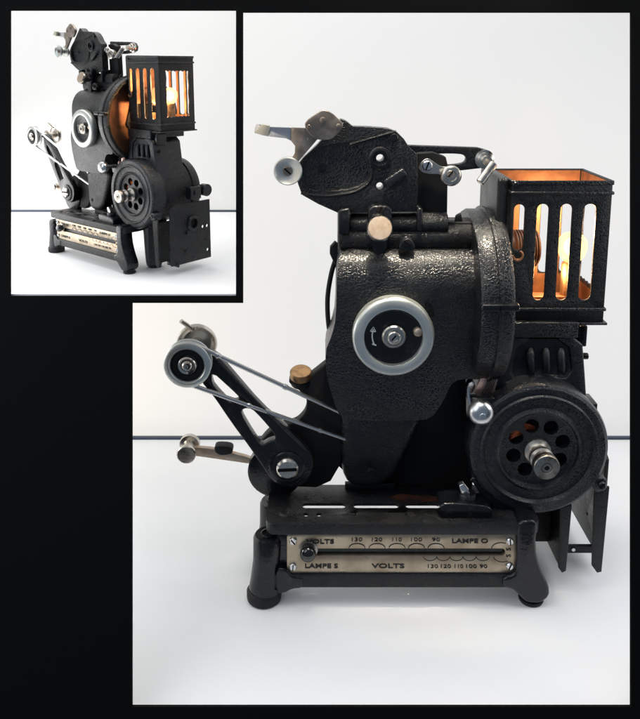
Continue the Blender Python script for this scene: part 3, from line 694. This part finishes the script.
# brass knob above the rear casting, crank roller, cable
bm = NB(); lathe(bm, V(301,380,58), (0,-.3,1), [(11,-4),(11.5,1),(9,3)], 32); obj('knob_seat', bm, 'dark', R)
bm = NB(); lathe(bm, V(301,380,58), (0,-.3,1), [(8,2),(10.5,4),(11.8,5),(11.8,11),(10.5,12.5),(0,13)], 36); obj('brass_knob', bm, 'brass', R, ang=45)
bm = NB(); prism(bm, smoothpoly([(188,447),(215,449),(255,459),(256,465),(215,459),(186,455)],1), 70, 76); ca = obj('feeler_arm', bm, 'gold', R, bevel=1)
bm = NB(); a = V(187,447,76); lathe(bm, (a.x+2,58,a.z), (0,1,0), [(9.5,0),(10.5,1),(10.5,4),(7,5),(6.4,8),(6.4,18),(7,21),(11,22),(11.5,24),(11.5,27),(10.5,28),(0,28)], 36); obj('feeler_roller', bm, 'nickel', ca, ang=45)
bm = NB(); prism(bm, smoothpoly([(214,446),(232,447),(233,454),(222,456),(215,453)],2), 62, 74); obj('feeler_pad', bm, 'rubber', ca, bevel=1)
bm = NB()
for i in range(5): tube(bm, [V(262+i*2.6,479,66), V(257+i*3,490,64)], 1.3, 6)
obj('carbon_brush', bm, mat('brown_fibre_strip', (.09,.06,.045), .6), R)
bm = NB(); prism(bm, smoothpoly([(328,250),(337,240),(341,262),(336,268)],1), 66, 76); obj('cable_clip', bm, 'rubber', R, bevel=1)
bm = NB(); tube(bm, spline([V(336,258,72), V(331,275,72), V(327.5,300,72), V(329,328,72), V(334,345,74), V(342,360,76)], 8), 2.6, 12); obj('cable', bm, 'rubber', R)

# ================================================================ SETTING
def place(o): return o
bm = NB(); dt = 351
box(bm, -420, 1100, -139, dt, -30, 0); t = obj('table', bm, 'table', None, origin=(0,0,0), bevel=.8); t['kind'] = 'structure'
bm = NB(); box(bm, -420, 1100, dt+.4, dt+6, -32, 3.3); o = obj('table_edge', bm, 'edge', t, origin=(0,0,0), bevel=.5)
bm = NB(); bm.faces.new([bm.verts.new(p) for p in ((-900,dt+26,-500),(1600,dt+26,-500),(1600,dt+26,900),(-900,dt+26,900))]); w_ = obj('wall', bm, 'sheet', None, origin=(0,0,0)); w_['kind'] = 'structure'

# black panel with two window openings, square to the view
PT = 640
fwd = Vector((0, math.cos(A), -math.sin(A)))
def Q(px, py, t): return CAM + ray(px, py)*t
xs = [-90,10,132,236,243,631,730]; ys = [-90,10,12,296,303,707,800]
bm = NB(); gv = {}
def gvert(i, j, back):
    if (i,j,back) not in gv:
        gv[(i,j,back)] = bm.verts.new(Q(xs[i], ys[j], PT)+fwd*(3 if back else 0))
    return gv[(i,j,back)]
def filled(i, j):
    if not (0 <= i < 6 and 0 <= j < 6): return False
    x, y = (xs[i]+xs[i+1])/2, (ys[j]+ys[j+1])/2
    if 10 < x < 236 and 10 < y < 296: return False
    if 243 < x < 631 and 12 < y < 707: return False
    if 132 < x < 631 and 303 < y < 707: return False
    return True
for i in range(6):
    for j in range(6):
        if not filled(i, j): continue
        for bk in (False, True):
            bm.faces.new([gvert(i,j,bk), gvert(i+1,j,bk), gvert(i+1,j+1,bk), gvert(i,j+1,bk)])
        for di, dj, e in ((-1,0,((i,j),(i,j+1))),(1,0,((i+1,j),(i+1,j+1))),(0,-1,((i,j),(i+1,j))),(0,1,((i,j+1),(i+1,j+1)))):
            if not filled(i+di, j+dj):
                (a,b),(c,d) = e; bm.faces.new([gvert(a,b,False), gvert(c,d,False), gvert(c,d,True), gvert(a,b,True)])
pn = obj('mount_panel', bm, 'panel', None, origin=(0,0,0))
pn['label'] = 'flat matt black panel with two openings that frame both projectors'; pn['category'] = 'panel'

# niche with the white shelf behind the small opening
sf = Q(123, 297.5, PT); SZ = sf.z                      # shelf top just above the lower lip of the opening
SZ = Q(123, 295.4, PT).z
nb = 150                                                # depth of the niche's back
def at_shelf(px, py):
    r = ray(px, py); t_ = (SZ-CAM.z)/r.z; return CAM + r*t_
nb = at_shelf(100, 212).y
nf = Q(123, 295, PT).y+4
PX = 239.5
fb = Q(PX, 296.5, PT)+fwd*3.6; fb.z = SZ; ft = Q(PX, -40, PT)+fwd*3.6
bb = V(PX, 296, nb); bb = Vector((at_shelf(PX, 212).x, nb, SZ)); bt = V(PX, 0, nb)
bt = Vector((bt.x, nb, bt.z+60))
N_ = thing('shelf_niche', 'white shelf with splayed white walls holding the smaller projector, upper left', 'shelf')
bm = NB(); lx = -260
vs = [(lx,nf),(fb.x,nf),(bb.x,nb),(lx,nb)]
f = [bm.verts.new((x,y,SZ)) for x,y in vs]; g = [bm.verts.new((x,y,SZ-5)) for x,y in vs]
bm.faces.new(f); bm.faces.new(g[::-1])
for i in range(4): j=(i+1)%4; bm.faces.new((f[i],g[i],g[j],f[j]))
obj('shelf_board', bm, 'table', N_, origin=(0,0,0))
bm = NB(); bm.faces.new([bm.verts.new(p) for p in ((lx,nb+6,SZ-5),(bb.x,nb+6,SZ-5),(bt.x,nb+6,bt.z),(lx,nb+6,bt.z))]); obj('back_sheet', bm, 'sheet', N_, origin=(0,0,0))
bm = NB(); box(bm, lx, bb.x-.5, nb+.3, nb+4.5, SZ-5, SZ+2.2); obj('edge_strip', bm, 'edge', N_, origin=(0,0,0))
bm = NB(); q = [fb+Vector((.2,0,-5)), ft, bt, bb+Vector((.2,6,-5))]
bm.faces.new([bm.verts.new(p) for p in q]); obj('side_sheet', bm, 'sheet', N_, origin=(0,0,0))

# ================================================================ THE SMALLER PROJECTOR
def copy_tree(o, parent=None):
    c = o.copy(); col.objects.link(c)
    if parent: c.parent = parent
    if o.type == 'LIGHT': c.data = o.data.copy()
    for ch in [x for x in list(bpy.data.objects) if x.parent == o and x not in made]: 
        cc = copy_tree(ch, c)
    return c
made = set()
src = R
R2 = copy_tree(R)
R2['label'] = 'smaller black film projector turned three-quarter on its shelf at upper left, lamp glowing'
IS = .455
foot = at_shelf(88, 262)
R2.location = (foot.x*S, (foot.y)*S, SZ*S)
R2.scale = (IS,)*3; R2.rotation_euler = (0,0,math.radians(-40))
def walk(o):
    for ch in [x for x in bpy.data.objects if x.parent == o]:
        yield ch; yield from walk(ch)
for ch in walk(R2):
    if ch.type == 'LIGHT': ch.data.energy *= IS**2*1.6; ch.data.shadow_soft_size *= IS

# ================================================================ LIGHT
def area(name, loc, target, sx, sy, power, color):
    l = bpy.data.lights.new(name, 'AREA'); l.shape = 'RECTANGLE'; l.size = sx*S; l.size_y = sy*S; l.energy = power; l.color = color
    o = bpy.data.objects.new(name, l); col.objects.link(o); o.location = Vector(loc)*S
    o.rotation_euler = (Vector(target)-Vector(loc)).to_track_quat('-Z', 'Y').to_euler(); return o
area('ceiling_softbox', (120, 110, 1080), (140, 130, 0), 1400, 420, 3.85, (1, .985, .96))
hl = area('highlight_fill', (425, -30, 830), (428, 30, 350), 200, 36, .125, (1, .89, .70)); hl.data.spread = math.radians(20)  # added narrow light, only for the highlight on the housing top
area('window_left', (-420, -620, 950), (380, 60, 200), 950, 950, 3.0, (.90, .95, 1))
area('warm_wall_fill', (-160, 680, 170), (20, 370, 150), 200, 200, .22, (1, .72, .36))  # added unseen light behind the wall, tints its left part warm
area('side_fill', (-190, 40, 330), (170, 100, 0), 400, 400, .95, (1, .99, .97))  # added fill hidden behind the panel, lifts the dim left of the table
area('side_fill', (900, -20, 460), (560, 60, 0), 360, 360, .6, (.99, .99, 1))  # added out-of-view fill that evens the right side of the table
wd = bpy.data.worlds.new('World'); bpy.context.scene.world = wd; wd.use_nodes = True
nt = wd.node_tree; bg = nt.nodes['Background']; bg.inputs[1].default_value = 1
tc = nt.nodes.new('ShaderNodeTexCoord'); sx_ = nt.nodes.new('ShaderNodeSeparateXYZ'); nt.links.new(tc.outputs['Generated'], sx_.inputs[0])
rp = nt.nodes.new('ShaderNodeValToRGB'); mr = nt.nodes.new('ShaderNodeMapRange'); mr.inputs['From Min'].default_value = -1
nt.links.new(sx_.outputs['Y'], mr.inputs['Value']); nt.links.new(mr.outputs[0], rp.inputs['Fac'])
rp.color_ramp.elements[0].position = .36; rp.color_ramp.elements[0].color = (.12, .16, .22, 1)
rp.color_ramp.elements[1].position = .50; rp.color_ramp.elements[1].color = (.93, .935, .94, 1)
nt.links.new(rp.outputs['Color'], bg.inputs[0])

# ================================================================ CAMERA
cam = bpy.data.cameras.new('camera'); co = bpy.data.objects.new('camera', cam); col.objects.link(co)
co.location = CAM*S; co.rotation_euler = (PI/2-A, 0, 0)
cam.sensor_fit = 'VERTICAL'; cam.sensor_height = 36; cam.lens = F/719*36
cam.shift_y = -(719/2-CY)/719; cam.clip_start = .01; cam.clip_end = 50
sc = bpy.context.scene; sc.camera = co
sc.cycles.caustics_reflective = False; sc.cycles.caustics_refractive = False
sc.view_settings.view_transform = 'Standard'; sc.view_settings.look = 'None'; sc.view_settings.exposure = 0; sc.view_settings.gamma = 1
